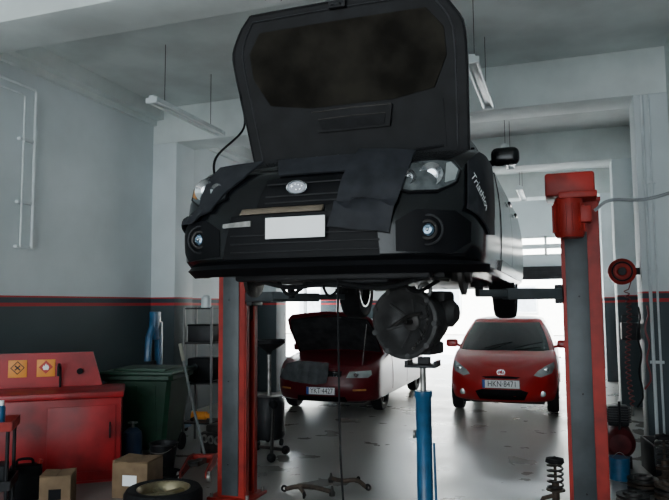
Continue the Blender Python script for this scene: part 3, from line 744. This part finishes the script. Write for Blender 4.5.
# ------------------------------------------------------------------ left clutter
t = thing('parts_washer', 'red metal parts washing cabinet with two orange warning signs', 'cabinet', (-4.0, 5.28, 0), 36)
b = MB(); b.box((-.6,.3,.41), (1.2,.6,.76), .012); b.box((-.6,.3,.02), (1.1,.5,.04)); b.build('body', CRED, t)
b = MB(); b.box((-.6,.3,.82), (1.24,.66,.06), .015); b.build('lid', CRED, t)
b = MB(); b.rings([[V((-1.2,y_,.84)),V((-.2,y_,.84)),V((-.3,y_,1.19)),V((-1.2,y_,1.19))] for y_ in (.54,.6)]); b.build('back_panel', CRED, t)
bp = t.children[-1]
SRED = mat('sign_red', (.5,.03,.02), .5, var=.05)
for i, x in enumerate((-1.0,-.74)):
    b = MB(); b.box((x,.535,1.04), (.17,.008,.17), .002); s = b.build('warning_sign', YEL, bp)
    s['label'] = ('orange square sign with black cross symbol','orange square sign with red diamond and white flame')[i]
    dm = [(0,-.066),(.066,0),(0,.066),(-.066,0)]; di = [(0,-.056),(.056,0),(0,.056),(-.056,0)]
    if i == 0:
        b = MB()
        for k in range(4):
            k2=(k+1)%4; b.rings([[V((x+p[0],y_,1.05+p[1])) for p in (dm[k],dm[k2],di[k2],di[k])] for y_ in (.526,.53)])
        b.build('diamond_border', INK, s)
        for a in (-.75,.75):
            b = MB(); b.box((x,.528,1.05), (.065,.004,.012), 0, Matrix.Rotation(a,3,'Y')); b.build('cross_stroke', INK, s)
    else:
        b = MB(); b.rings([[V((x+p[0],y_,1.05+p[1])) for p in dm] for y_ in (.528,.53)]); b.build('red_diamond', SRED, s)
        b = MB(); fl = [(p*.7,q*.7) for p,q in [(-.03,-.04),(-.045,0),(-.025,.03),(-.02,.01),(0,.055),(.012,.02),(.022,.035),(.042,0),(.03,-.04)]]
        b.rings([[V((x+p[0],y_,1.05+p[1])) for p in fl] for y_ in (.525,.527)]); b.build('flame_symbol', WHT, s)
b = MB(); b.cyl((-.42,.54,1.0),(-.42,.50,1.0),.03); b.build('switch_knob', DPL, bp)
b = MB(); b.box((-.35,-.008,.42), (.6,.012,.6), .004); d = b.build('door', CRED, t)
b = MB(); b.tube([(-.1,-.012,.42),(-.1,-.04,.44),(-.1,-.04,.54),(-.1,-.012,.56)], .007); b.build('handle', SCRAP, d)
b = MB(); b.tube(arc([(-.6,.5,.85),(-.6,.46,1.05),(-.6,.32,1.08),(-.6,.28,.98)],6), .012); b.build('spout', SCRAP, t)

t = thing('wheeled_bin', 'dark green wheeled rubbish bin with lid beside the red cabinet', 'bin', (-4.45, 6.35, 0), 12)
b = MB(); rs = []
for z, w, d in ((.1,.29,.25),(.5,.34,.3),(.84,.38,.33),(.86,.41,.36),(.9,.41,.36)):
    rs.append([V((x,y,z)) for x,y in ((-w,-d+.04),(-w+.04,-d),(w-.04,-d),(w,-d+.04),(w,d-.04),(w-.04,d),(-w+.04,d),(-w,d-.04))])
b.rings(rs); b.build('bin_body', GRN, t)
b = MB(); b.box((0,0,.925), (.84,.74,.04), .015); b.box((0,-.02,.955), (.6,.5,.03), .012); b.tube([(-.3,.4,.92),(.3,.4,.92)], .015); b.build('lid', GRN, t)
for sx in (-.3,.3):
    b = MB(); b.lathe([(.001,-.025),(.09,-.025),(.1,-.01),(.1,.01),(.09,.025),(.001,.025)], (sx,.25,.1), 'X', 20); b.build('wheel', RUB, t)
for sx in (-.2,0,.2):
    b = MB(); b.rings([[V((sx-.015,-.262,.15)),V((sx+.015,-.262,.15)),V((sx+.015,-.335,.8)),V((sx-.015,-.335,.8))],[V((sx-.015,-.23,.15)),V((sx+.015,-.23,.15)),V((sx+.015,-.30,.8)),V((sx-.015,-.30,.8))]]); b.build('front_rib', GRN, t)
for sx in (-.22,.22):
    b = MB(); b.box((sx,-.2,.06), (.06,.06,.12)); b.build('foot', DPL, t)

t = thing('gas_bottle', 'small dark blue gas bottle in front of the green bin', 'gas bottle', (-4.28, 5.84, 0))
b = MB(); b.lathe([(.001,0),(.09,0),(.1,.02),(.1,.3),(.09,.35),(.04,.39),(.001,.39)], (0,0,0)); b.build('bottle', mat('bottle_blue',(.02,.04,.09),.4), t)
b = MB(); b.cyl((0,0,.39),(0,0,.43),.02); b.torus((0,0,.44), .045, .008); b.build('valve', STL, t)

def carton(x, y, rz, s, label):
    t = thing('cardboard_box', label, 'box', (x, y, 0), rz, 'cardboard boxes on the floor')
    w, d, h = s
    b = MB(); b.box((0,0,h/2), (w,d,h), .004); b.build('carton', CARD, t)
    for sg in (-1,1):
        b = MB(); b.box((sg*w*.26,0,h+.005), (w*.49,d,.005), 0, Matrix.Rotation(-sg*.06,3,'Y')); b.build('flap', CARD, t)
    b = MB(); b.box((0,-d/2-.001,h*.5), (w*.4,.002,h*.3)); b.build('paper_label', WHT if w > .3 else DPL, t)
carton(-3.60, 5.0, 8, (.33,.3,.3), 'brown cardboard box with pale label right of the red cabinet')
carton(-3.98, 4.45, 30, (.24,.24,.28), 'small brown cardboard box in front of the red cabinet')

TX, TY = -4.35, 4.03
t = thing('tool_trolley', 'dark tool trolley with red tray at the left edge of the picture', 'trolley', (TX, TY, 0), 36)
for sx in (-.2,.2):
    for sy in (-.15,.15):
        b = MB(); b.cyl((sx,sy,.06),(sx,sy,.72),.014); lg = b.build('leg', SCRAP, t)
        b = MB(); b.lathe([(.001,-.012),(.032,-.012),(.032,.012),(.001,.012)], (sx,sy,.032), 'X', 14); b.build('caster', RUB, lg)
for z, m_, nm in ((.70,LRED,'tray'),(.25,SCRAP,'shelf')):
    b = MB(); b.box((0,0,z), (.46,.36,.015)); 
    for q in ((0,-.18,.46,.01),(0,.18,.46,.01)): b.box((q[0],q[1],z+.03), (q[2],q[3],.07))
    for q in ((-.23,0),(.23,0)): b.box((q[0],q[1],z+.03), (.01,.36,.07))
    b.build(nm, m_, t)
M36 = Matrix.Rotation(math.radians(36),3,'Z')
def on_trolley(x,y,z): return V((TX,TY,0))+M36@V((x,y,z))
t = thing('spray_can', 'blue spray can standing on the red trolley tray', 'can', on_trolley(.12,0,.708))
b = MB(); b.lathe([(.001,0),(.032,0),(.032,.15),(.02,.165),(.001,.17)], (0,0,0)); b.build('can', JBLU, t)
b = MB(); b.lathe([(.001,.16),(.022,.16),(.022,.2),(.001,.2)], (0,0,0)); b.build('cap', WHT, t)
t = thing('oil_bottle', 'dark plastic oil bottle beside the spray can', 'bottle', on_trolley(-.02,.05,.708))
b = MB(); b.box((0,0,.09), (.1,.07,.18), .015); b.cyl((.02,0,.17),(.02,0,.21),.018); b.build('bottle', SCRAP, t)
b = MB(); b.cyl((.02,0,.205),(.02,0,.23),.02); b.build('cap', LRED, t)
t = thing('toolbox', 'dark toolbox on the lower shelf of the trolley', 'toolbox', on_trolley(0,0,.258), 36)
b = MB(); b.box((0,0,.08), (.36,.2,.16), .015); b.build('case', SCRAP, t)
b = MB(); b.tube([(-.08,0,.16),(-.08,0,.2),(.08,0,.2),(.08,0,.16)], .008); b.build('handle', SCRAP, t)
# darker clutter on the floor
t = thing('jerry_can', 'black plastic jerry can on the floor left of the small cardboard box', 'can', (-4.42, 4.55, 0), 40)
b = MB(); b.box((0,0,.15), (.26,.14,.3), .03); b.tube(arc([(-.08,0,.29),(-.06,0,.34),(.04,0,.34),(.06,0,.29)],4), .012); b.build('body', DPL, t)
b = MB(); b.cyl((.1,0,.29),(.12,0,.33),.02); b.build('cap', LRED, t)
t = thing('bucket', 'dark bucket on the floor between the bin and the floor jack', 'bucket', (-3.86, 5.78, 0), 0)
b = MB(); b.lathe([(.001,0),(.10,0),(.14,.26),(.148,.265),(.146,.275),(.132,.27),(.095,.02),(.001,.02)], (0,0,0)); b.build('pail', SCRAP, t)
b = MB(); b.tube(arc([(-.14,0,.25),(-.08,-.12,.20),(.08,-.12,.20),(.14,0,.25)],6), .004, 5); b.build('handle', STL, t)
t = thing('oil_pan', 'flat black oil pan on the floor behind the cardboard box with the label', 'pan', (-3.62, 5.38, 0), 10)
b = MB(); b.lathe([(.001,.0),(.17,.0),(.2,.08),(.21,.085),(.2,.09),(.16,.015),(.001,.015)], (0,0,0)); b.build('pan', DPL, t)
t = thing('crankcase', 'oily engine block part on the floor behind the floor jack', 'car part', (-3.62, 6.5, 0), -15)
b = MB(); b.box((0,0,.14), (.36,.26,.26), .03); b.box((0,0,.3), (.26,.2,.1), .03); b.build('block', IRON, t)
for sx in (-.1,0,.1):
    b = MB(); b.lathe([(.03,-.02),(.045,-.02),(.045,.02),(.03,.02)], (sx,-.13,.2), 'Y', 18, closed=True); b.build('port', STL, t)
b = MB(); b.lathe([(.001,-.03),(.08,-.03),(.08,.03),(.001,.03)], (.2,0,.16), 'X', 24); b.build('pulley', SCRAP, t)

t = thing('engine_crane', 'folded blue engine crane standing behind the green bin', 'crane', (-5.02, 7.35, 0), 0)
b = MB(); b.box((0,0,.75), (.09,.09,1.4), .006); b.build('mast', JBLU, t)
b = MB(); b.box((0,-.07,1.4), (.09,.14,.36), .01); b.tube([(0,-.05,1.52),(0,-.2,1.25),(.0,-.22,.95)], .045); b.build('boom', JBLU, t)
b = MB(); b.cyl((.0,-.1,.5),(0,-.1,.95),.04); b.cyl((0,-.1,.95),(0,-.12,1.25),.02); b.build('hydraulic_ram', SCRAP, t)
for s in (-1,1):
    b = MB(); b.box((s*.24,.05,.08), (.07,.7,.07), .005); lg=b.build('leg', JBLU, t)
    for yy in (-.25,.3):
        b = MB(); b.lathe([(.001,-.02),(.04,-.02),(.04,.02),(.001,.02)], (s*.24,yy,.04), 'X', 16); b.build('caster', RUB, lg)
b = MB(); b.box((0,0,.08), (.54,.09,.08), .005); b.build('cross_bar', JBLU, t)

t = thing('floor_jack', 'low floor jack with a long grey handle leaning left of the lift column', 'jack', (-3.42, 5.75, 0), 20)
b = MB()
for s in (-.12,.12): b.rings([[V((s+d_,y,z)) for y,z in ((-.35,.05),(.3,.05),(.3,.14),(.05,.17),(-.35,.11))] for d_ in (-.008,.008)])
b.box((0,.24,.1), (.24,.08,.08), .01); b.build('frame', LRED, t)
b = MB(); b.box((0,-.1,.14), (.09,.44,.05), .01, Matrix.Rotation(-.15,3,'X')); b.lathe([(.001,0),(.055,0),(.06,.03),(.001,.03)], (0,-.3,.17)); b.build('lifting_arm', IRON, t)
for s in (-.14,.14):
    for y_ in (-.3,.25):
        b = MB(); b.lathe([(.001,-.015),(.05,-.015),(.05,.015),(.001,.015)], (s,y_,.05), 'X', 18); b.build('wheel', STL, t)
b = MB(); b.tube([(0,.24,.14),(-.18,.42,.68),(-.34,.60,1.22)], [.015,.013,.013]); hd=b.build('handle', mat('handle_grey',(.14,.15,.15),.4,.4), t)
b = MB(); b.tube([(-.295,.55,1.06),(-.345,.605,1.24)], .02); b.build('hand_grip', mat('grip_grey',(.22,.21,.17),.6), hd)

RX, RY = -4.19, 7.1
t = thing('equipment_rack', 'tall metal frame rack with a black box, left of the lift column', 'rack', (RX, RY, 0), 5)
for sx in (-.18,.18):
    for sy in (-.16,.16):
        b = MB(); b.box((sx,sy,.82), (.025,.025,1.64)); b.build('post', mat('rack_steel',(.14,.14,.14),.5,.5), t)
for z in (.25,.72,1.2,1.62):
    b = MB(); b.box((0,0,z), (.38,.34,.02)); b.build('shelf', SCRAP, t)
t = thing('machine_box', 'black machine box on the middle shelf of the metal rack', 'machine', (RX, RY, .731), 5)
b = MB(); b.box((0,0,.15), (.3,.28,.28), .02); b.build('case', DPL, t)
b = MB(); b.lathe([(.001,-.01),(.04,-.01),(.045,0),(.001,.0)], (-.05,-.142,.18), 'Y'); b.build('gauge', HOUS, t)
t = thing('parts_bin', 'dark plastic parts bin on the upper shelf of the metal rack', 'bin', (RX, RY, 1.211), 5)
b = MB(); b.box((0,0,.1), (.3,.26,.2), .01); b.build('tub', SCRAP, t)
b = MB(); b.box((0,0,.205), (.31,.27,.02), .006); b.build('lid', DPL, t)
t = thing('power_tool', 'orange power tool lying on the lower shelf of the metal rack', 'tool', (RX, RY-.03, .261), 5)
b = MB(); b.cyl((-.12,0,.06),(.06,0,.06),.05); b.cyl((.06,0,.06),(.12,0,.06),.03); b.build('motor_body', YEL, t)
b = MB(); b.tube([(-.06,0,.05),(-.08,-.06,.03),(-.07,-.12,.03)], .022); b.build('handle', DPL, t)
t = thing('coolant_can', 'small white canister on top of the tall metal rack', 'can', (RX+.03, RY, 1.631))
b = MB(); b.lathe([(.001,0),(.06,0),(.06,.12),(.03,.15),(.001,.155)], (0,0,0)); b.build('can', WMET, t)

t = thing('oil_drainer', 'dark waste oil drainer with a funnel behind the left lift column', 'drainer', (-3.35, 7.2, 0))
b = MB(); b.lathe([(.001,.08),(.17,.08),(.19,.12),(.19,.5),(.15,.57),(.001,.58)], (0,0,0)); b.build('tank', SCRAP, t)
b = MB(); b.cyl((0,0,.55),(0,0,1.1),.025); b.build('pipe', STL, t)
b = MB(); b.lathe([(.02,1.05),(.04,1.1),(.2,1.2),(.21,1.24),(.2,1.24),(.03,1.12)], (0,0,0)); b.build('funnel', SCRAP, t)
for a in range(3):
    d = V((math.cos(a*2.1),math.sin(a*2.1),0))*.16
    b = MB(); b.lathe([(.001,-.012),(.04,-.012),(.04,.012),(.001,.012)], d+V((0,0,.04)), 'X', 14); b.build('caster', RUB, t)
for i,(x,y,rz) in enumerate(((-2.95,6.4,20),(-3.15,6.82,-10))):
    t = thing('axle_shaft', ('oily drive shaft standing upright just behind the left lift column','second oily drive shaft lying behind the left lift column')[i], 'car part', (x,y,0), rz, 'drive shafts behind the left lift column')
    P_ = [V((0,0,.05)),V((.02,.03,.6))] if i==0 else [V((-.2,0,.05)),V((.2,0,.05))]
    b = MB(); b.tube(P_, .018); b.build('shaft', IRON, t)
    for p in P_:
        b = MB(); b.ball(p, .05, (1,1,1)); b.build('joint_boot', RUB, t)

t = thing('wheel', 'car wheel lying flat on the floor at the bottom of the picture', 'wheel', (-3.08, 4.62, 0))
b = MB(); r_=.31; h=.1
b.lathe([(r_*.66,-h*.9),(r_*.8,-h),(r_*.93,-h*.95),(r_,-h*.6),(r_,h*.6),(r_*.93,h*.95),(r_*.8,h),(r_*.66,h*.9)], (0,0,h), 'Z', 36, closed=True); b.build('tyre', RUB, t)
b = MB(); b.lathe([(r_*.68,h*.95),(r_*.63,h*.8),(r_*.58,0),(r_*.58,-h*.9),(r_*.66,-h*.9)], (0,0,h), 'Z', 32, closed=True); b.lathe([(.001,.5*h),(.07,.5*h),(.07,.2*h),(.001,.2*h)], (0,0,h))
for k in range(5):
    R = Matrix.Rotation(2*PI*k/5,3,'Z'); b.box(V((0,0,h*1.4))+R@V((.11,0,0)), (.16,.05,.03), .006, R)
b.build('rim', mat('gold_rim',(.26,.22,.13),.4,.6), t)

def ctl_arm(x, y, rz, label):
    t = thing('control_arm', label, 'car part', (x, y, 0), rz, 'control arms on the floor')
    t.scale = (.72,.72,.72)
    b = MB(); b.tube(arc([(-.3,.05,.04),(-.12,0,.09),(.05,.05,.07),(.28,-.03,.05)],6), .028); b.tube(arc([(-.12,0,.08),(-.05,-.1,.05),(-.02,-.18,.04)],5), .024); b.build('arm', RUST, t)
    b = MB(); b.torus((-.32,.05,.044), .03, .014, 'Y', 16); b.build('bushing', RUB, t)
    b = MB(); b.torus((-.02,-.2,.042), .028, .013, 'X', 16); b.build('bushing', RUB, t)
    b = MB(); b.lathe([(.001,0),(.035,0),(.04,.04),(.02,.07),(.01,.12),(.001,.12)], (.29,-.03,.0)); b.build('ball_joint', IRON, t)
ctl_arm(-2.15, 5.45, 10, 'rusty control arm on the floor just right of the left lift column')
ctl_arm(-1.90, 5.80, 165, 'rusty control arm on the floor nearer the hanging cord')

def strut(x, y, h, label):
    t = thing('suspension_strut', label, 'car part', (x, y, 0), 0, 'suspension struts on the floor')
    b = MB(); b.lathe([(.001,0),(.05,0),(.05,.03),(.03,.04),(.03,h*.5),(.012,h*.5),(.012,h*.95),(.001,h*.95)], (0,0,0)); b.build('damper', RUST, t)
    b = MB(); pts=[(.06*math.cos(k*.5),.06*math.sin(k*.5),h*.35+k*h*.55/64) for k in range(65)]; b.tube(pts, .009, 6); b.build('coil_spring', IRON, t)
    b = MB(); b.lathe([(.001,0),(.075,0),(.07,.03),(.02,.04),(.001,.05)], (0,0,h*.9)); b.build('top_mount', RUB, t)
    b = MB(); b.lathe([(.03,0),(.075,.005),(.075,.015),(.03,.02)], (0,0,h*.33)); b.build('spring_seat', RUST, t)
    b = MB(); b.tube([(-.0,0,.1),(-.1,.02,.06),(-.12,.02,.015)], .018); b.build('knuckle', RUST, t)
strut(-.10, 5.72, .40, 'suspension strut with coil spring standing left of the motorised lift column')
strut(.82, 6.6, .48, 'suspension strut with coil spring standing right of the motorised lift column')

# right clutter
t = thing('air_compressor', 'dark red air compressor on the floor below the hose reel', 'compressor', (.50, 7.5, 0), 90)
b = MB(); b.lathe([(.001,-.36),(.1,-.35),(.14,-.3),(.15,-.26),(.15,.26),(.14,.3),(.1,.35),(.001,.36)], (0,0,.25), 'X', 28); b.build('tank', mat('maroon',(.07,.008,.010),.6,var=.5,spec=.2), t)
b = MB(); b.box((-.1,0,.5), (.2,.2,.2), .02); 
for k in range(6): b.box((-.1,0,.45+k*.025), (.24,.24,.006))
b.cyl((.06,0,.49),(.26,0,.49),.08); b.build('pump', SCRAP, t)
for sx in (-.24,.24):
    b = MB(); b.box((sx,0,.06), (.04,.22,.12), .005); b.build('foot', SCRAP, t)
b = MB(); b.tube([(-.28,0,.36),(-.4,0,.55),(-.4,0,.68)], .012); b.build('handle', SCRAP, t)
for i, (x, y) in enumerate(((.62,6.45),(.50,6.05),(.80,6.12))):
    for k in range((3,2,4)[i]):
        b = MB(); z=k*.045; b.lathe([(.035,0),(.13,0),(.13,.022),(.08,.022),(.075,.042),(.035,.042)], (0,0,0), 'Z', 26, closed=True)
        tag(b.build('brake_disc', RUST if (k+i)%2 else IRON, loc=(x, y, z)), 'used brake disc, %s in the %s stack of discs right of the lift column' % (('lowest','second','third','topmost')[k], ('rear','left front','right front')[i]), 'brake disc', 'used brake discs in stacks')
t = thing('parts_crate', 'dark open crate of scrap parts in the bottom right corner', 'crate', (.93, 7.2, 0), 8)
b = MB(); b.box((0,0,.01), (.36,.5,.02))
for q in ((0,-.25,.36,.02),(0,.25,.36,.02)): b.box((q[0],q[1],.15), (q[2],q[3],.3), .003)
for q in ((-.18,0),(.18,0)): b.box((q[0],q[1],.15), (.02,.5,.3), .003)
b.build('crate', SCRAP, t)
b = MB()
for k in range(26):
    p = V((random.uniform(-.1,.1),random.uniform(-.17,.17),.06+random.random()*.26)); q = p+V((random.uniform(-.06,.06),random.uniform(-.06,.06),random.uniform(-.02,.08))); b.cyl(p,q,random.uniform(.012,.03),seg=8)
o = b.build('scrap_metal', STL, loc=(.93,7.2,0)); o['kind']='stuff'; tag(o, 'tangle of scrap metal pieces filling the dark crate', 'scrap metal')
t = thing('paint_can', 'blue tin can standing on the floor right of the lift column', 'can', (.46, 6.8, 0))
b = MB(); b.lathe([(.001,0),(.09,0),(.09,.2),(.095,.205),(.001,.2)], (0,0,0)); b.build('tin', JBLU, t)
b = MB(); b.tube(arc([(-.09,0,.17),(0,-.06,.26),(.09,0,.17)],6), .003, 5); b.build('handle', STL, t)

# ------------------------------------------------------------------ light
W = bpy.data.worlds.new('world'); SC.world = W; W.use_nodes = True
nt = W.node_tree; bg = nt.nodes['Background']
tc = nt.nodes.new('ShaderNodeTexCoord'); sp = nt.nodes.new('ShaderNodeSeparateXYZ'); nt.links.new(tc.outputs['Generated'], sp.inputs[0])
mr = nt.nodes.new('ShaderNodeMapRange'); mr.inputs['From Min'].default_value = -.3; mr.inputs['From Max'].default_value = .5
mr.inputs['To Min'].default_value = 6.8; mr.inputs['To Max'].default_value = 38.0
nt.links.new(sp.outputs['Y'], mr.inputs['Value']); nt.links.new(mr.outputs[0], bg.inputs['Strength'])
bg.inputs['Color'].default_value = (.84, .94, 1.0, 1)
def portal(loc, rot, sx, sy):
    l = bpy.data.lights.new('portal', 'AREA'); l.shape = 'RECTANGLE'; l.size = sx; l.size_y = sy
    l.cycles.is_portal = True
    o = bpy.data.objects.new('portal', l); COL.objects.link(o); o.location = loc; o.rotation_euler = rot
portal((-2, YB+.4, 1.75), (-PI/2, 0, 0), 5.4, 3.5)
portal((XL-.35, 14.3, 1.2), (0, -PI/2, 0), 1.9, 3.8)
portal((-2.2, -6, 2.3), (PI/2, 0, 0), 6.8, 4.5)
s = bpy.data.lights.new('sun', 'SUN'); s.energy = 45; s.angle = .01; s.color = (1, .97, .92)
so = bpy.data.objects.new('sun', s); COL.objects.link(so); so.rotation_euler = (math.radians(38), 0, math.radians(-15))

# ------------------------------------------------------------------ camera
cd = bpy.data.cameras.new('camera'); cd.sensor_width = 36; cd.lens = 36*650/669; cd.clip_start = .05; cd.clip_end = 300
co = bpy.data.objects.new('camera', cd); COL.objects.link(co)
Mr = Matrix.Rotation(math.radians(19.2),4,'Z') @ Matrix.Rotation(math.radians(90+4.84),4,'X') @ Matrix.Rotation(math.radians(-.4),4,'Z')
co.matrix_world = Matrix.Translation((0,0,1.65)) @ Mr
SC.camera = co
